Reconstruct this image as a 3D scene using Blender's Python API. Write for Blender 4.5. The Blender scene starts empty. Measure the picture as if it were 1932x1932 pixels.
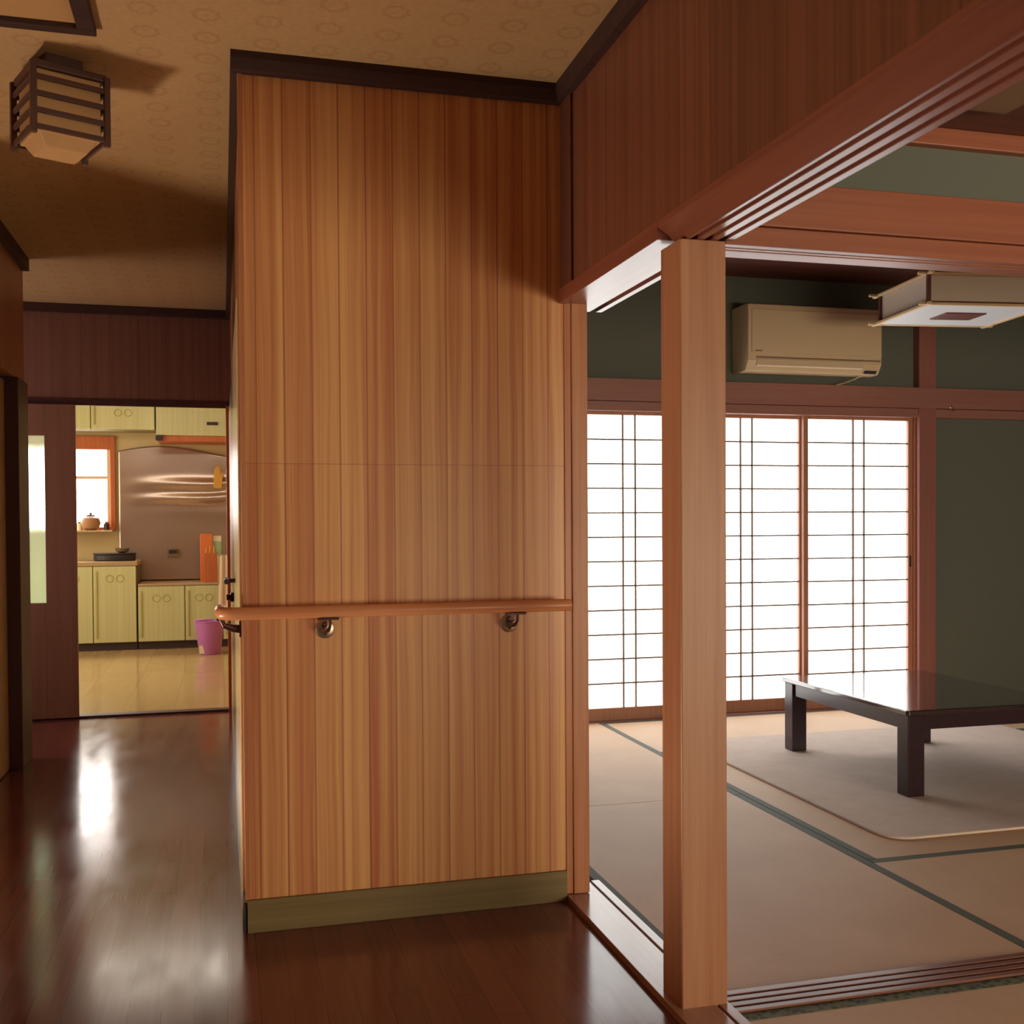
import bpy, bmesh, math, random
from mathutils import Vector, Matrix
random.seed(7)
S = bpy.context.scene
COL = S.collection
PI = math.pi

# ------------------------------------------------------------------ camera
F = 2040.8; YAW = 0.264; PITCH = -0.0176; ROLL = -0.0059
fw = Vector((math.sin(YAW)*math.cos(PITCH), math.cos(YAW)*math.cos(PITCH), math.sin(PITCH)))
rt = Vector((math.cos(YAW), -math.sin(YAW), 0)); up = rt.cross(fw)
r2 = rt*math.cos(ROLL)+up*math.sin(ROLL); u2 = -rt*math.sin(ROLL)+up*math.cos(ROLL)
cd = bpy.data.cameras.new('camera'); cam = bpy.data.objects.new('camera', cd); COL.objects.link(cam)
cam.matrix_world = Matrix(((r2.x, u2.x, -fw.x, 0), (r2.y, u2.y, -fw.y, 0), (r2.z, u2.z, -fw.z, 1.15), (0, 0, 0, 1)))
cd.sensor_width = 36; cd.lens = F/1932*36
cd.shift_x = -5/1932; cd.shift_y = 55.8/1932
cd.clip_start = 0.05; cd.clip_end = 60
cd.dof.use_dof = True; cd.dof.focus_distance = 3.8; cd.dof.aperture_fstop = 9
S.camera = cam

# ------------------------------------------------------------------ world, exposure, light levels
w = bpy.data.worlds.new('world'); S.world = w; w.use_nodes = True
w.node_tree.nodes['Background'].inputs[0].default_value = (0.75, 0.8, 1.0, 1)
w.node_tree.nodes['Background'].inputs[1].default_value = 0.6
S.view_settings.view_transform = 'Standard'; S.view_settings.look = 'None'
S.view_settings.exposure = 0.0; S.view_settings.gamma = 1.0; S.view_settings.use_curve_mapping = False
L_SHOJI = 3.5        # daylight through the paper screens of the far room
L_FRONT = 18.0        # paper windows of the near room, behind the camera's right shoulder
L_ENTRY_BOUNCE = 135.0       # added low emitter standing in for sun bounced off the entrance floor
L_KITWIN = 10.0       # kitchen window
L_KITSIDE_FILL = 4.0      # unseen kitchen side pane, added to light the cabinets
L_ALCOVE_FILL = 4.5        # unseen alcove pane, added to brighten the end of the hall
L_KITFILL = 14.0         # unseen kitchen tube, added for highlights on the metal sheet
L_HALLFILL = 0.15      # unseen pane behind the camera, added as faint hall fill

# ------------------------------------------------------------------ materials
def lin(c):
    return tuple(((v/255)/12.92 if v/255 <= .04045 else ((v/255+.055)/1.055)**2.4) for v in c) + (1,)
class NT:
    def __init__(s, name):
        s.m = bpy.data.materials.new(name); s.m.use_nodes = True
        s.t = s.m.node_tree; s.n = s.t.nodes; s.n.clear()
        s.out = s.n.new('ShaderNodeOutputMaterial')
        s.b = s.n.new('ShaderNodeBsdfPrincipled'); s.l(s.b.outputs[0], s.out.inputs[0])
    def l(s, a, b): s.t.links.new(a, b)
    def obj(s):
        return s.n.new('ShaderNodeTexCoord').outputs['Object']
    def math(s, op, a, b=None, c=None):
        n = s.n.new('ShaderNodeMath'); n.operation = op
        for i, v in enumerate((a, b, c)):
            if v is None: continue
            if isinstance(v, (int, float)): n.inputs[i].default_value = v
            else: s.l(v, n.inputs[i])
        return n.outputs[0]
    def sep(s, v):
        n = s.n.new('ShaderNodeSeparateXYZ'); s.l(v, n.inputs[0]); return n.outputs
    def comb(s, x, y, z):
        n = s.n.new('ShaderNodeCombineXYZ')
        for i, v in enumerate((x, y, z)):
            if isinstance(v, (int, float)): n.inputs[i].default_value = v
            else: s.l(v, n.inputs[i])
        return n.outputs[0]
    def noise(s, vec, scale, detail=3, rough=.55):
        n = s.n.new('ShaderNodeTexNoise'); n.inputs['Scale'].default_value = scale
        n.inputs['Detail'].default_value = detail; n.inputs['Roughness'].default_value = rough
        s.l(vec, n.inputs['Vector']); return n.outputs['Fac']
    def white(s, v):
        n = s.n.new('ShaderNodeTexWhiteNoise'); n.noise_dimensions = '1D'; s.l(v, n.inputs['W']); return n.outputs['Value']
    def mapr(s, v, a, b, c=0, d=1):
        n = s.n.new('ShaderNodeMapRange'); s.l(v, n.inputs[0])
        for i, q in enumerate((a, b, c, d)): n.inputs[i+1].default_value = q
        return n.outputs[0]
    def ramp(s, fac, stops):
        n = s.n.new('ShaderNodeValToRGB'); s.l(fac, n.inputs[0]); e = n.color_ramp.elements
        while len(e) < len(stops): e.new(.5)
        for i, (p, c) in enumerate(stops): e[i].position = p; e[i].color = c if len(c) == 4 and max(c) <= 1.001 and isinstance(c[3], int) else c
        return n.outputs[0]
    def mix(s, fac, a, b, mode='MIX'):
        n = s.n.new('ShaderNodeMix'); n.data_type = 'RGBA'; n.blend_type = mode
        for v, i in ((fac, 0), (a, 6), (b, 7)):
            if isinstance(v, (int, float)): n.inputs[i].default_value = v
            elif isinstance(v, tuple): n.inputs[i].default_value = v
            else: s.l(v, n.inputs[i])
        return n.outputs[2]
    def bump(s, h, strength=.3, dist=.01):
        n = s.n.new('ShaderNodeBump'); n.inputs['Strength'].default_value = strength; n.inputs['Distance'].default_value = dist
        s.l(h, n.inputs['Height']); s.l(n.outputs[0], s.b.inputs['Normal'])
    def col(s, v):
        if isinstance(v, tuple): s.b.inputs['Base Color'].default_value = v
        else: s.l(v, s.b.inputs['Base Color'])
    def fin(s, rough=.5, metal=0, spec=.5, coat=0):
        s.b.inputs['Roughness'].default_value = rough; s.b.inputs['Metallic'].default_value = metal
        s.b.inputs['Specular IOR Level'].default_value = spec
        if coat: s.b.inputs['Coat Weight'].default_value = coat; s.b.inputs['Coat Roughness'].default_value = .12
        return s.m

def m_plain(name, c, rough=.5, metal=0, spec=.5, var=.08, scale=30, coat=0):
    t = NT(name); f = t.noise(t.obj(), scale, 2)
    c0 = lin(c)
    a = tuple(v*(1-var) for v in c0[:3])+(1,); b = tuple(min(1, v*(1+var)) for v in c0[:3])+(1,)
    t.col(t.mix(f, a, b)); return t.fin(rough, metal, spec, coat)

def m_wood(name, c1, c2, axis='z', rough=.4, spec=.4, sx=60, sl=1.2, coat=0):
    """timber with the grain running along the axis"""
    t = NT(name); X = t.sep(t.obj())
    k = {'x': 0, 'y': 1, 'z': 2}[axis]
    v = [t.math('MULTIPLY', X[i], sl if i == k else sx) for i in range(3)]
    f = t.noise(t.comb(*v), 1.0, 4, .6)
    g = t.noise(t.obj(), 2.5, 2)
    f = t.math('ADD', t.math('MULTIPLY', f, .8), t.math('MULTIPLY', g, .2))
    f = t.mapr(f, .35, .65)
    t.col(t.mix(f, lin(c1), lin(c2))); t.bump(f, .04, .002)
    return t.fin(rough, 0, spec, coat)

def m_planks(name, c1, c2, c3, axis, width, off, groove, rough=.38, seam=None, gl=.006, spec=.4, var=.9):
    """vertical veneer boards: tone changes from board to board, fine grain, dark joints"""
    t = NT(name); X = t.sep(t.obj()); k = {'x': 0, 'y': 1}[axis]
    u = t.math('DIVIDE', t.math('SUBTRACT', X[k], off), width)
    idx = t.math('FLOOR', u); fr = t.math('FRACT', u)
    z = X[2]
    up_ = t.math('GREATER_THAN', z, seam if seam else 99.0)
    r = t.white(t.math('ADD', idx, t.math('MULTIPLY', up_, .0) if not seam else t.math('MULTIPLY', up_, 0.37)))
    if seam:      # boards above and below the seam are nearly alike
        r0 = t.white(idx)
        r = t.math('ADD', t.math('MULTIPLY', r0, .8), t.math('MULTIPLY', r, .2))
    warp = t.noise(t.comb(t.math('MULTIPLY', u, .7), 0.0, t.math('MULTIPLY', z, .8)), 1.2, 2)
    gx = t.math('ADD', t.math('MULTIPLY', X[k], 46.0), t.math('MULTIPLY', warp, 1.6))
    g = t.noise(t.comb(gx, t.math('MULTIPLY', idx, 7.3), t.math('MULTIPLY', z, .35)), 1.0, 3, .6)
    fine = t.noise(t.comb(t.math('MULTIPLY', X[k], 180.0), idx, t.math('MULTIPLY', z, 2.0)), 1.0, 2, .5)
    f = t.math('ADD', t.math('MULTIPLY', g, 1.0), t.math('MULTIPLY', fine, .12))
    f = t.mapr(f, .36, .76)
    f = t.math('ADD', t.math('MULTIPLY', f, .66), t.math('MULTIPLY', r, .34*var))
    base = t.mix(t.mapr(f, .12, .82), lin(c1), lin(c2))
    j = t.math('LESS_THAN', fr, gl/width)
    col = t.mix(t.math('MULTIPLY', j, groove), base, lin(c3))
    if seam:
        sm = t.math('LESS_THAN', t.math('ABSOLUTE', t.math('SUBTRACT', z, seam)), .0015)
        col = t.mix(t.math('MULTIPLY', sm, .4), col, lin(c3))
    t.col(col); return t.fin(rough, 0, spec)

def m_floor(name, c1, c2, c3, width=.0755, length=1.8, rough=.16, spec=.5, gap=.0022):
    t = NT(name); X = t.sep(t.obj())
    u = t.math('DIVIDE', X[0], width); idx = t.math('FLOOR', u); fr = t.math('FRACT', u)
    r = t.white(idx)
    v = t.math('DIVIDE', t.math('ADD', X[1], t.math('MULTIPLY', r, length)), length)
    cell = t.math('ADD', t.math('MULTIPLY', idx, 3.7), t.math('FLOOR', v)); r2_ = t.white(cell)
    g = t.noise(t.comb(t.math('MULTIPLY', X[0], 90.0), t.math('MULTIPLY', X[1], 2.0), cell), 1.0, 3)
    f = t.math('ADD', t.math('MULTIPLY', g, .6), t.math('MULTIPLY', r2_, .4))
    base = t.mix(t.mapr(f, .25, .75), lin(c1), lin(c2))
    j = t.math('MAXIMUM', t.math('LESS_THAN', fr, gap/width), t.math('LESS_THAN', t.math('FRACT', v), gap/length))
    t.col(t.mix(j, base, lin(c3)))
    rg = t.noise(t.comb(t.math('MULTIPLY', X[0], 12.0), t.math('MULTIPLY', X[1], 3.0), 0.0), 1.0, 3)
    t.l(t.mapr(rg, .3, .7, rough*.8, rough*1.25), t.b.inputs['Roughness'])
    t.bump(rg, .02, .01)
    t.b.inputs['Specular IOR Level'].default_value = spec
    return t.m

def m_tatami(name, c1, c2, along='x', rough=.6):
    t = NT(name); X = t.sep(t.obj())
    a, b = (X[0], X[1]) if along == 'x' else (X[1], X[0])
    rib = t.math('SINE', t.math('MULTIPLY', a, 2*PI/.011))
    weft = t.noise(t.comb(t.math('MULTIPLY', a, 8.0), t.math('MULTIPLY', b, 420.0), 0.0), 1.0, 2)
    big = t.noise(t.obj(), 3.0, 4)
    f = t.math('ADD', t.math('MULTIPLY', weft, .4), t.math('MULTIPLY', big, .6))
    f = t.math('ADD', f, t.math('MULTIPLY', rib, .03))
    t.col(t.mix(t.mapr(f, .3, .7), lin(c1), lin(c2))); t.bump(rib, .1, .001)
    return t.fin(rough, 0, .35)

def m_border(name, c1, c2, motif=False):
    t = NT(name)
    if motif:
        n = t.n.new('ShaderNodeTexVoronoi'); n.inputs['Scale'].default_value = 55; t.l(t.obj(), n.inputs['Vector'])
        f = t.mapr(n.outputs['Distance'], .2, .6)
    else: f = t.noise(t.obj(), 300, 1)
    t.col(t.mix(f, lin(c1), lin(c2))); return t.fin(.7, 0, .3)

def m_paper_ceiling(name):
    t = NT(name); X = t.sep(t.obj())
    px, py = .156, .135
    fx = t.math('SUBTRACT', t.math('FRACT', t.math('DIVIDE', t.math('SUBTRACT', X[0], .52), px)), .5)
    fy = t.math('SUBTRACT', t.math('FRACT', t.math('DIVIDE', X[1], py)), .5)
    dx = t.math('MULTIPLY', fx, px); dy = t.math('MULTIPLY', fy, py)
    d = t.math('SQRT', t.math('ADD', t.math('MULTIPLY', dx, dx), t.math('MULTIPLY', dy, dy)))
    ang = t.math('ARCTAN2', dy, dx)
    rr = t.math('ADD', .031, t.math('MULTIPLY', t.math('SINE', t.math('MULTIPLY', ang, 8.0)), .003))
    ring = t.mapr(t.math('ABSOLUTE', t.math('SUBTRACT', d, rr)), .002, .009, 1, 0)
    dot = t.mapr(d, .004, .010, 1, 0)
    mk = t.math('MAXIMUM', ring, t.math('MULTIPLY', dot, .5))
    big = t.noise(t.obj(), 60, 3)
    base = t.mix(big, lin((184, 148, 106)), lin((202, 168, 124)))
    t.col(t.mix(t.math('MULTIPLY', mk, .32), base, lin((164, 110, 80))))
    t.bump(big, .15, .003)
    return t.fin(.8, 0, .2)

def m_emit(name, c, strength, rough=.6):
    """glowing surface: daylit pane or paper, or an added fill emitter"""
    t = NT(name); t.col(lin((235, 230, 215)))
    t.b.inputs['Emission Color'].default_value = c+(1,); t.b.inputs['Emission Strength'].default_value = strength
    return t.fin(rough)

M = {}
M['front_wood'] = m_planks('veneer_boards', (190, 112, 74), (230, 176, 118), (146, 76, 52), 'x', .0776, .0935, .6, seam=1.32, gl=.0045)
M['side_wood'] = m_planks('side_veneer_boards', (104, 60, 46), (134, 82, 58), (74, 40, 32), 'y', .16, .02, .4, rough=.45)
M['dark_planks'] = m_planks('far_boards', (122, 82, 72), (138, 94, 80), (92, 58, 52), 'x', .16, .0, .4, rough=.5)
M['left_planks'] = m_planks('left_boards', (158, 104, 72), (176, 120, 84), (110, 66, 50), 'y', .16, .0, .3, rough=.35)
M['crown'] = m_wood('dark_crown_wood', (56, 36, 34), (72, 46, 42), 'x', .6, sx=30)
M['base_board'] = m_wood('olive_baseboard', (118, 98, 62), (134, 114, 74), 'x', .5, sx=80)
M['side_post'] = m_wood('side_post_wood', (96, 56, 44), (112, 68, 52), 'z', .5, sx=40)
M['pillar'] = m_wood('pillar_wood', (162, 104, 76), (184, 132, 98), 'z', .42, sx=38, sl=.9)
M['jamb'] = m_wood('jamb_wood', (172, 104, 72), (192, 130, 90), 'z', .42, sx=50)
M['kamoi_y'] = m_wood('lintel_wood', (126, 70, 56), (146, 86, 68), 'y', .3, spec=.5, sx=50)
M['kamoi_x'] = m_wood('cross_lintel_wood', (146, 82, 60), (162, 96, 70), 'x', .4, sx=50)
M['beam'] = m_wood('far_beam_wood', (150, 100, 92), (162, 110, 100), 'x', .45, sx=50)
M['beam_z'] = m_wood('far_post_wood', (146, 92, 84), (158, 102, 92), 'z', .45, sx=50)
M['sill'] = m_wood('sill_wood', (164, 122, 108), (180, 138, 122), 'y', .2, sx=50, spec=.8)
M['sill_x'] = m_wood('track_sill_wood', (124, 80, 70), (146, 98, 86), 'x', .3, sx=50)
M['green'] = m_plain('green_plaster', (108, 110, 102), .9, var=.06, scale=120, spec=.15)
M['hall_floor'] = m_floor('hall_flooring', (108, 60, 56), (126, 72, 62), (86, 48, 46))
M['kit_floor'] = m_floor('kitchen_flooring', (190, 158, 114), (200, 168, 124), (170, 134, 94), width=.3, rough=.14)
M['tatami_y'] = m_tatami('tatami_lengthwise', (202, 162, 128), (220, 184, 148), 'y')
M['tatami_x'] = m_tatami('tatami_crosswise', (200, 160, 126), (218, 180, 144), 'x')
M['border'] = m_border('tatami_border', (80, 84, 74), (102, 104, 92))
M['border_motif'] = m_border('patterned_tatami_border', (58, 66, 52), (110, 112, 84), True)
M['ceil'] = m_paper_ceiling('ceiling_paper')
M['room_ceil'] = m_wood('board_ceiling', (96, 56, 50), (112, 66, 56), 'x', .6, sx=20)
M['paper'] = m_emit('screen_paper', (.98, 1, .99), L_SHOJI)
M['paper_front'] = m_emit('near_room_paper', (1, .88, .62), L_FRONT)
M['entry_bounce'] = m_emit('entrance_bounce_emitter', (1, .84, .62), L_ENTRY_BOUNCE)
M['kit_glass'] = m_emit('kitchen_pane', (1, .98, .94), L_KITWIN)
M['kit_side_fill'] = m_emit('kitchen_side_fill_pane', (1, .93, .70), L_KITSIDE_FILL)
M['hall_fill'] = m_emit('hall_fill_pane', (1, .82, .72), L_HALLFILL)
M['alcove_fill'] = m_emit('alcove_fill_pane', (1, .9, .84), L_ALCOVE_FILL)
M['added_tube_glow'] = m_emit('added_tube_glow', (1, .95, .82), L_KITFILL)
M['lattice'] = m_wood('lattice_wood', (118, 96, 78), (132, 108, 88), 'z', .5, sx=80)
M['stile'] = m_wood('screen_frame_wood', (166, 112, 90), (182, 128, 102), 'z', .45, sx=60)
M['table'] = m_plain('black_lacquer', (50, 30, 40), .22, var=.1, spec=.6)
M['table_top'] = m_plain('black_lacquer_top', (40, 26, 36), .05, var=.1, spec=1.0, coat=1.0)
M['ac'] = m_plain('aged_white_plastic', (216, 190, 156), .4, var=.02)
M['ac_dark'] = m_plain('brown_plastic_and_vent_shade', (120, 96, 74), .5, var=.02)
M['lamp_paper'] = m_plain('lamp_paper', (214, 196, 178), .6, var=.03, scale=12)
M['lamp_plate'] = m_plain('white_acrylic', (235, 238, 245), .35, var=.01)
M['lamp_wood'] = m_wood('lamp_light_wood', (214, 180, 136), (228, 196, 152), 'x', .5)
M['lamp_dark'] = m_plain('lamp_dark_wood', (104, 54, 46), .5)
M['hall_lamp_paper'] = m_plain('hall_lamp_shade', (196, 152, 104), .6, var=.03)
M['hall_lamp_dark'] = m_plain('hall_lamp_slats', (84, 52, 44), .5)
M['rail'] = m_wood('handrail_wood', (202, 128, 88), (218, 150, 106), 'x', .3, sx=60)
M['steel_dark'] = m_plain('bronze_metal', (84, 56, 54), .35, metal=.7)
M['chrome'] = m_plain('satin_metal', (190, 172, 150), .35, metal=.9, var=.02)
M['black'] = m_plain('black_plastic', (44, 34, 38), .5)
M['cabinet'] = m_planks('cream_cabinet_board', (190, 186, 138), (206, 202, 154), (150, 136, 74), 'x', .12, .0, .0, rough=.35, var=.5)
M['cabinet_gap'] = m_plain('cabinet_gap', (120, 106, 60), .6)
M['cabinet_ring'] = m_plain('cabinet_ring', (176, 166, 108), .5)
M['counter'] = m_plain('steel_counter', (190, 160, 122), .35, metal=.3)
M['tile'] = m_plain('kitchen_wall_tile', (200, 176, 128), .35, var=.05, scale=6)
M['kick'] = m_plain('dark_toe_kick', (56, 40, 42), .5)
M['foil'] = m_plain('aluminium_sheet', (196, 176, 164), .28, metal=.85, var=.05)
M['orange_wood'] = m_wood('orange_frame_wood', (176, 92, 52), (196, 110, 64), 'z', .45)
M['pink'] = m_plain('pink_plastic', (186, 112, 184), .3, var=.03)
M['sticker'] = m_plain('white_sticker', (232, 226, 196), .5, var=.02)
M['cloth'] = m_plain('pale_cloth', (214, 186, 160), .9, var=.05)
M['orange'] = m_plain('orange_paint', (214, 116, 62), .5)
M['yellow'] = m_plain('yellow_cloth', (214, 158, 70), .8)
M['mint'] = m_plain('mint_carton', (170, 196, 150), .5)
M['brown'] = m_plain('brown_pot', (168, 122, 82), .5)
M['pale_door'] = m_wood('pale_door_veneer', (196, 172, 132), (214, 190, 150), 'z', .22, sx=20, spec=.6)
M['door_brown'] = m_wood('brown_door_veneer', (134, 92, 76), (146, 102, 84), 'z', .45, sx=40)
M['left_door'] = m_wood('hall_door_veneer', (190, 148, 104), (204, 162, 116), 'z', .3, sx=40)
M['frame_dark'] = m_wood('dark_door_frame', (66, 40, 40), (80, 48, 46), 'z', .5)
M['mud'] = m_plain('entrance_tile', (120, 104, 90), .6)
def m_rug():
    t = NT('beige_rug'); f = t.noise(t.obj(), 9, 5, .7); g = t.noise(t.obj(), 160, 2)
    k = t.mapr(t.math('ADD', t.math('MULTIPLY', f, .6), t.math('MULTIPLY', g, .4)), .3, .7)
    t.col(t.mix(k, lin((212, 192, 180)), lin((230, 212, 200)))); t.bump(g, .4, .004); return t.fin(.95, 0, .1)
M['rug'] = m_rug()
def m_frost():
    t = NT('frosted_glass'); t.n.remove(t.b)
    tr = t.n.new('ShaderNodeBsdfTranslucent'); tr.inputs[0].default_value = (.9, 1, .92, 1)
    gl = t.n.new('ShaderNodeBsdfRefraction'); gl.inputs['Roughness'].default_value = .35; gl.inputs['IOR'].default_value = 1.05
    gl.inputs[0].default_value = (.85, 1, .9, 1)
    mx = t.n.new('ShaderNodeMixShader'); mx.inputs[0].default_value = .35
    t.l(gl.outputs[0], mx.inputs[1]); t.l(tr.outputs[0], mx.inputs[2]); t.l(mx.outputs[0], t.out.inputs[0]); return t.m
M['frost'] = m_frost()

# ------------------------------------------------------------------ mesh helpers
class MB:
    def __init__(s): s.b = bmesh.new()
    def box(s, x0, x1, y0, y1, z0, z1, rz=0, c=None):
        vs = [s.b.verts.new((x, y, z)) for z in (z0, z1) for y in (y0, y1) for x in (x0, x1)]
        for f in ((0, 2, 3, 1), (4, 5, 7, 6), (0, 1, 5, 4), (2, 6, 7, 3), (0, 4, 6, 2), (1, 3, 7, 5)):
            s.b.faces.new([vs[i] for i in f])
        if rz:
            c = Vector(c) if c else Vector(((x0+x1)/2, (y0+y1)/2, 0))
            bmesh.ops.rotate(s.b, verts=vs, cent=c, matrix=Matrix.Rotation(rz, 3, 'Z'))
        return s
    def prism(s, pts, a, b, axis='x'):
        """closed outline (in the two other axes, in order) swept along axis from a to b"""
        def P(t, p): return {'x': (t, p[0], p[1]), 'y': (p[0], t, p[1]), 'z': (p[0], p[1], t)}[axis]
        v0 = [s.b.verts.new(P(a, p)) for p in pts]; v1 = [s.b.verts.new(P(b, p)) for p in pts]
        n = len(pts)
        s.b.faces.new(v0); s.b.faces.new(v1[::-1])
        for i in range(n): s.b.faces.new((v0[i], v1[i], v1[(i+1) % n], v0[(i+1) % n]))
        return s
    def lathe(s, prof, c, seg=32, axis='z', tilt=None):
        rings = []
        for r, h in prof:
            ring = []
            for i in range(seg):
                a = 2*PI*i/seg; p = (r*math.cos(a), r*math.sin(a), h)
                if axis == 'y': p = (p[0], p[2], p[1])
                if axis == 'x': p = (p[2], p[0], p[1])
                v = Vector(p)
                if tilt: v = Matrix.Rotation(tilt, 3, 'Y') @ v
                ring.append(s.b.verts.new(v+Vector(c)))
            rings.append(ring)
        for a, b in zip(rings, rings[1:]):
            for i in range(seg): s.b.faces.new((a[i], a[(i+1) % seg], b[(i+1) % seg], b[i]))
        s.b.faces.new(rings[0][::-1]); s.b.faces.new(rings[-1])
        return s
    def tube(s, pts, r, seg=16):
        pts = [Vector(p) for p in pts]; rings = []
        for i, p in enumerate(pts):
            d = (pts[min(i+1, len(pts)-1)]-pts[max(i-1, 0)]).normalized()
            a = d.cross(Vector((0, 0, 1)))
            if a.length < .01: a = Vector((1, 0, 0))
            a.normalize(); b = d.cross(a)
            rr = r[i] if isinstance(r, (list, tuple)) else r
            rings.append([s.b.verts.new(p+rr*(math.cos(2*PI*k/seg)*a+math.sin(2*PI*k/seg)*b)) for k in range(seg)])
        for a, b in zip(rings, rings[1:]):
            for i in range(seg): s.b.faces.new((a[i], a[(i+1) % seg], b[(i+1) % seg], b[i]))
        s.b.faces.new(rings[0][::-1]); s.b.faces.new(rings[-1])
        return s
    def build(s, name, mat, parent=None, bevel=0, smooth=False, seg=2):
        me = bpy.data.meshes.new(name)
        bmesh.ops.recalc_face_normals(s.b, faces=s.b.faces[:])
        if parent is not None:
            off = wloc(parent); bmesh.ops.translate(s.b, verts=s.b.verts[:], vec=-off)
        s.b.to_mesh(me); s.b.free()
        me.materials.append(M[mat])
        if smooth:
            for p in me.polygons: p.use_smooth = True
        o = bpy.data.objects.new(name, me); COL.objects.link(o)
        if parent is not None: o.parent = parent
        if bevel:
            md = o.modifiers.new('bevel', 'BEVEL'); md.width = bevel; md.segments = seg; md.limit_method = 'ANGLE'; md.angle_limit = .6
        if smooth:
            md = o.modifiers.new('edges', 'EDGE_SPLIT'); md.split_angle = math.radians(40)
        return o
def wloc(o):
    v = Vector((0, 0, 0))
    while o is not None: v += o.location; o = o.parent
    return v
def thing(name, label, cat, loc, group=None):
    o = bpy.data.objects.new(name, None); COL.objects.link(o); o.location = loc; o.empty_display_size = .05
    o['label'] = label; o['category'] = cat
    if group: o['group'] = group
    return o
def tag(o, label, cat, group=None):
    o['label'] = label; o['category'] = cat
    if group: o['group'] = group
    return o
def struct(name, mb, mat, bevel=0, label=None, parent=None):
    o = mb.build(name, mat, parent, bevel)
    if parent is None: o['kind'] = 'structure'
    if label: o['label'] = label
    return o
def B(*a, **k): return MB().box(*a, **k)

# ================================================================== THE HOUSE
HC = 2.455      # hall ceiling
D = 3.12        # boarded wall facing the camera
YK = 6.88       # wall at the end of the hall
YS = 5.85       # paper-screen wall of the far room
# floors
struct('floor', MB().box(-1.05, 1.005, -2.2, 6.86, -.1, 0).box(-2.3, -1.05, 3.88, 6.86, -.1, 0).box(-2.3, -1.05, -2.2, 2.2, -.1, 0), 'hall_floor')
struct('floor_entrance', MB().box(-2.3, -1.04, 2.1, 3.95, -.42, -.36), 'mud')
struct('trim_25', MB().box(-1.09, -1.05, 2.2, 3.88, -.36, 0).box(-2.2, -1.05, 3.88, 3.92, -.36, 0).box(-2.2, -1.05, 2.16, 2.2, -.36, 0), 'frame_dark', .002)
struct('floor_kitchen', B(-2.8, 1.2, 6.9, 11.2, -.1, 0), 'kit_floor')
struct('floor_tatami_base', B(1.13, 5.6, -2.2, 6.1, -.12, -.03), 'sill_x')
# ceilings
mb = B(-2.3, 1.0, -2.2, 7.0, HC, HC+.1)
struct('ceiling', mb, 'ceil')
struct('ceiling_kitchen', B(-2.8, 1.2, 6.98, 11.2, 2.42, 2.52), 'tile')
struct('ceiling_far_room', B(1.0, 5.6, 2.42, 6.1, 2.6, 2.7), 'room_ceil')
struct('ceiling_near_room', B(1.1, 5.6, -2.2, 2.30, 2.112, 2.20), 'room_ceil')
# boarded wall facing the camera + its corner edge
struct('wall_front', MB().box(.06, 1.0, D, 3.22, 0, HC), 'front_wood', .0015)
struct('wall_block_side', B(.06, .12, 3.22, YK, 0, HC), 'left_planks')
struct('wall_far_room_left', B(.99, 1.045, D+.11, YS+.1, 0, 2.6), 'green')
# boards above the kamoi (right side of the hall)
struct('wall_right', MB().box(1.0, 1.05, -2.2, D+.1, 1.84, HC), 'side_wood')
struct('wall_right_room_side', B(1.05, 1.11, -2.2, D+.1, 1.84, 2.6), 'green')
# wall between the two tatami rooms, above the opening
struct('wall_between', B(1.11, 5.6, 2.325, 2.40, 1.94, 2.6), 'green')
# far room back wall: above beam, right of post
struct('wall_back', MB().box(1.0, 5.6, YS+.02, YS+.15, 1.9, 2.6).box(4.20, 5.6, YS+.02, YS+.15, 0, 1.9), 'green')
struct('wall_far_room_right', B(5.5, 5.6, -2.2, YS+.1, 0, 2.6), 'green')
# hall far wall
struct('wall_hall_end', MB().box(-2.3, .12, YK, YK+.1, 1.87, HC).box(-2.3, -1.45, YK, YK+.1, 0, 1.87), 'dark_planks')
# hall left wall (from the entrance to the alcove)
struct('wall_left', MB().box(-1.05, -.93, 3.86, 5.76, 1.845, HC).box(-1.05, -.93, 3.86, 4.55, 0, 1.845), 'left_planks')
struct('wall_alcove', MB().box(-2.3, -2.2, 5.5, YK, 0, .8).box(-2.3, -2.2, 5.5, YK, 1.9, HC).box(-2.3, -2.2, 5.5, 5.8, .8, 1.9).box(-2.3, -2.2, 6.6, YK, .8, 1.9), 'left_planks')
struct('alcove_fill_panel', B(-2.26, -2.25, 5.8, 6.6, .8, 1.9), 'alcove_fill')  # emitter added out of view to lift the far wall and ceiling
struct('wall_alcove_near', B(-2.3, -1.05, 5.5, 5.6, 0, HC), 'left_planks')
struct('wall_entrance_side', B(-2.3, -1.05, 3.88, 3.98, 0, HC), 'left_planks')
struct('wall_entrance', MB().box(-2.3, -2.2, -2.2, 2.75, 0, HC).box(-2.3, -2.2, 3.40, 3.9, 0, HC).box(-2.3, -2.2, 2.75, 3.40, 0.02, HC).box(-2.3, -2.2, 2.1, 3.95, -.42, -.33).box(-2.3, -2.2, 2.1, 2.75, -.33, 0).box(-2.3, -2.2, 3.4, 3.95, -.33, 0), 'left_planks')
struct('wall_hall_behind', MB().box(-2.3, 1.1, -2.3, -2.2, 0, .9).box(-2.3, 1.1, -2.3, -2.2, 2.0, HC).box(-2.3, -1.5, -2.3, -2.2, .9, 2.0).box(.6, 1.1, -2.3, -2.2, .9, 2.0), 'left_planks')
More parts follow.
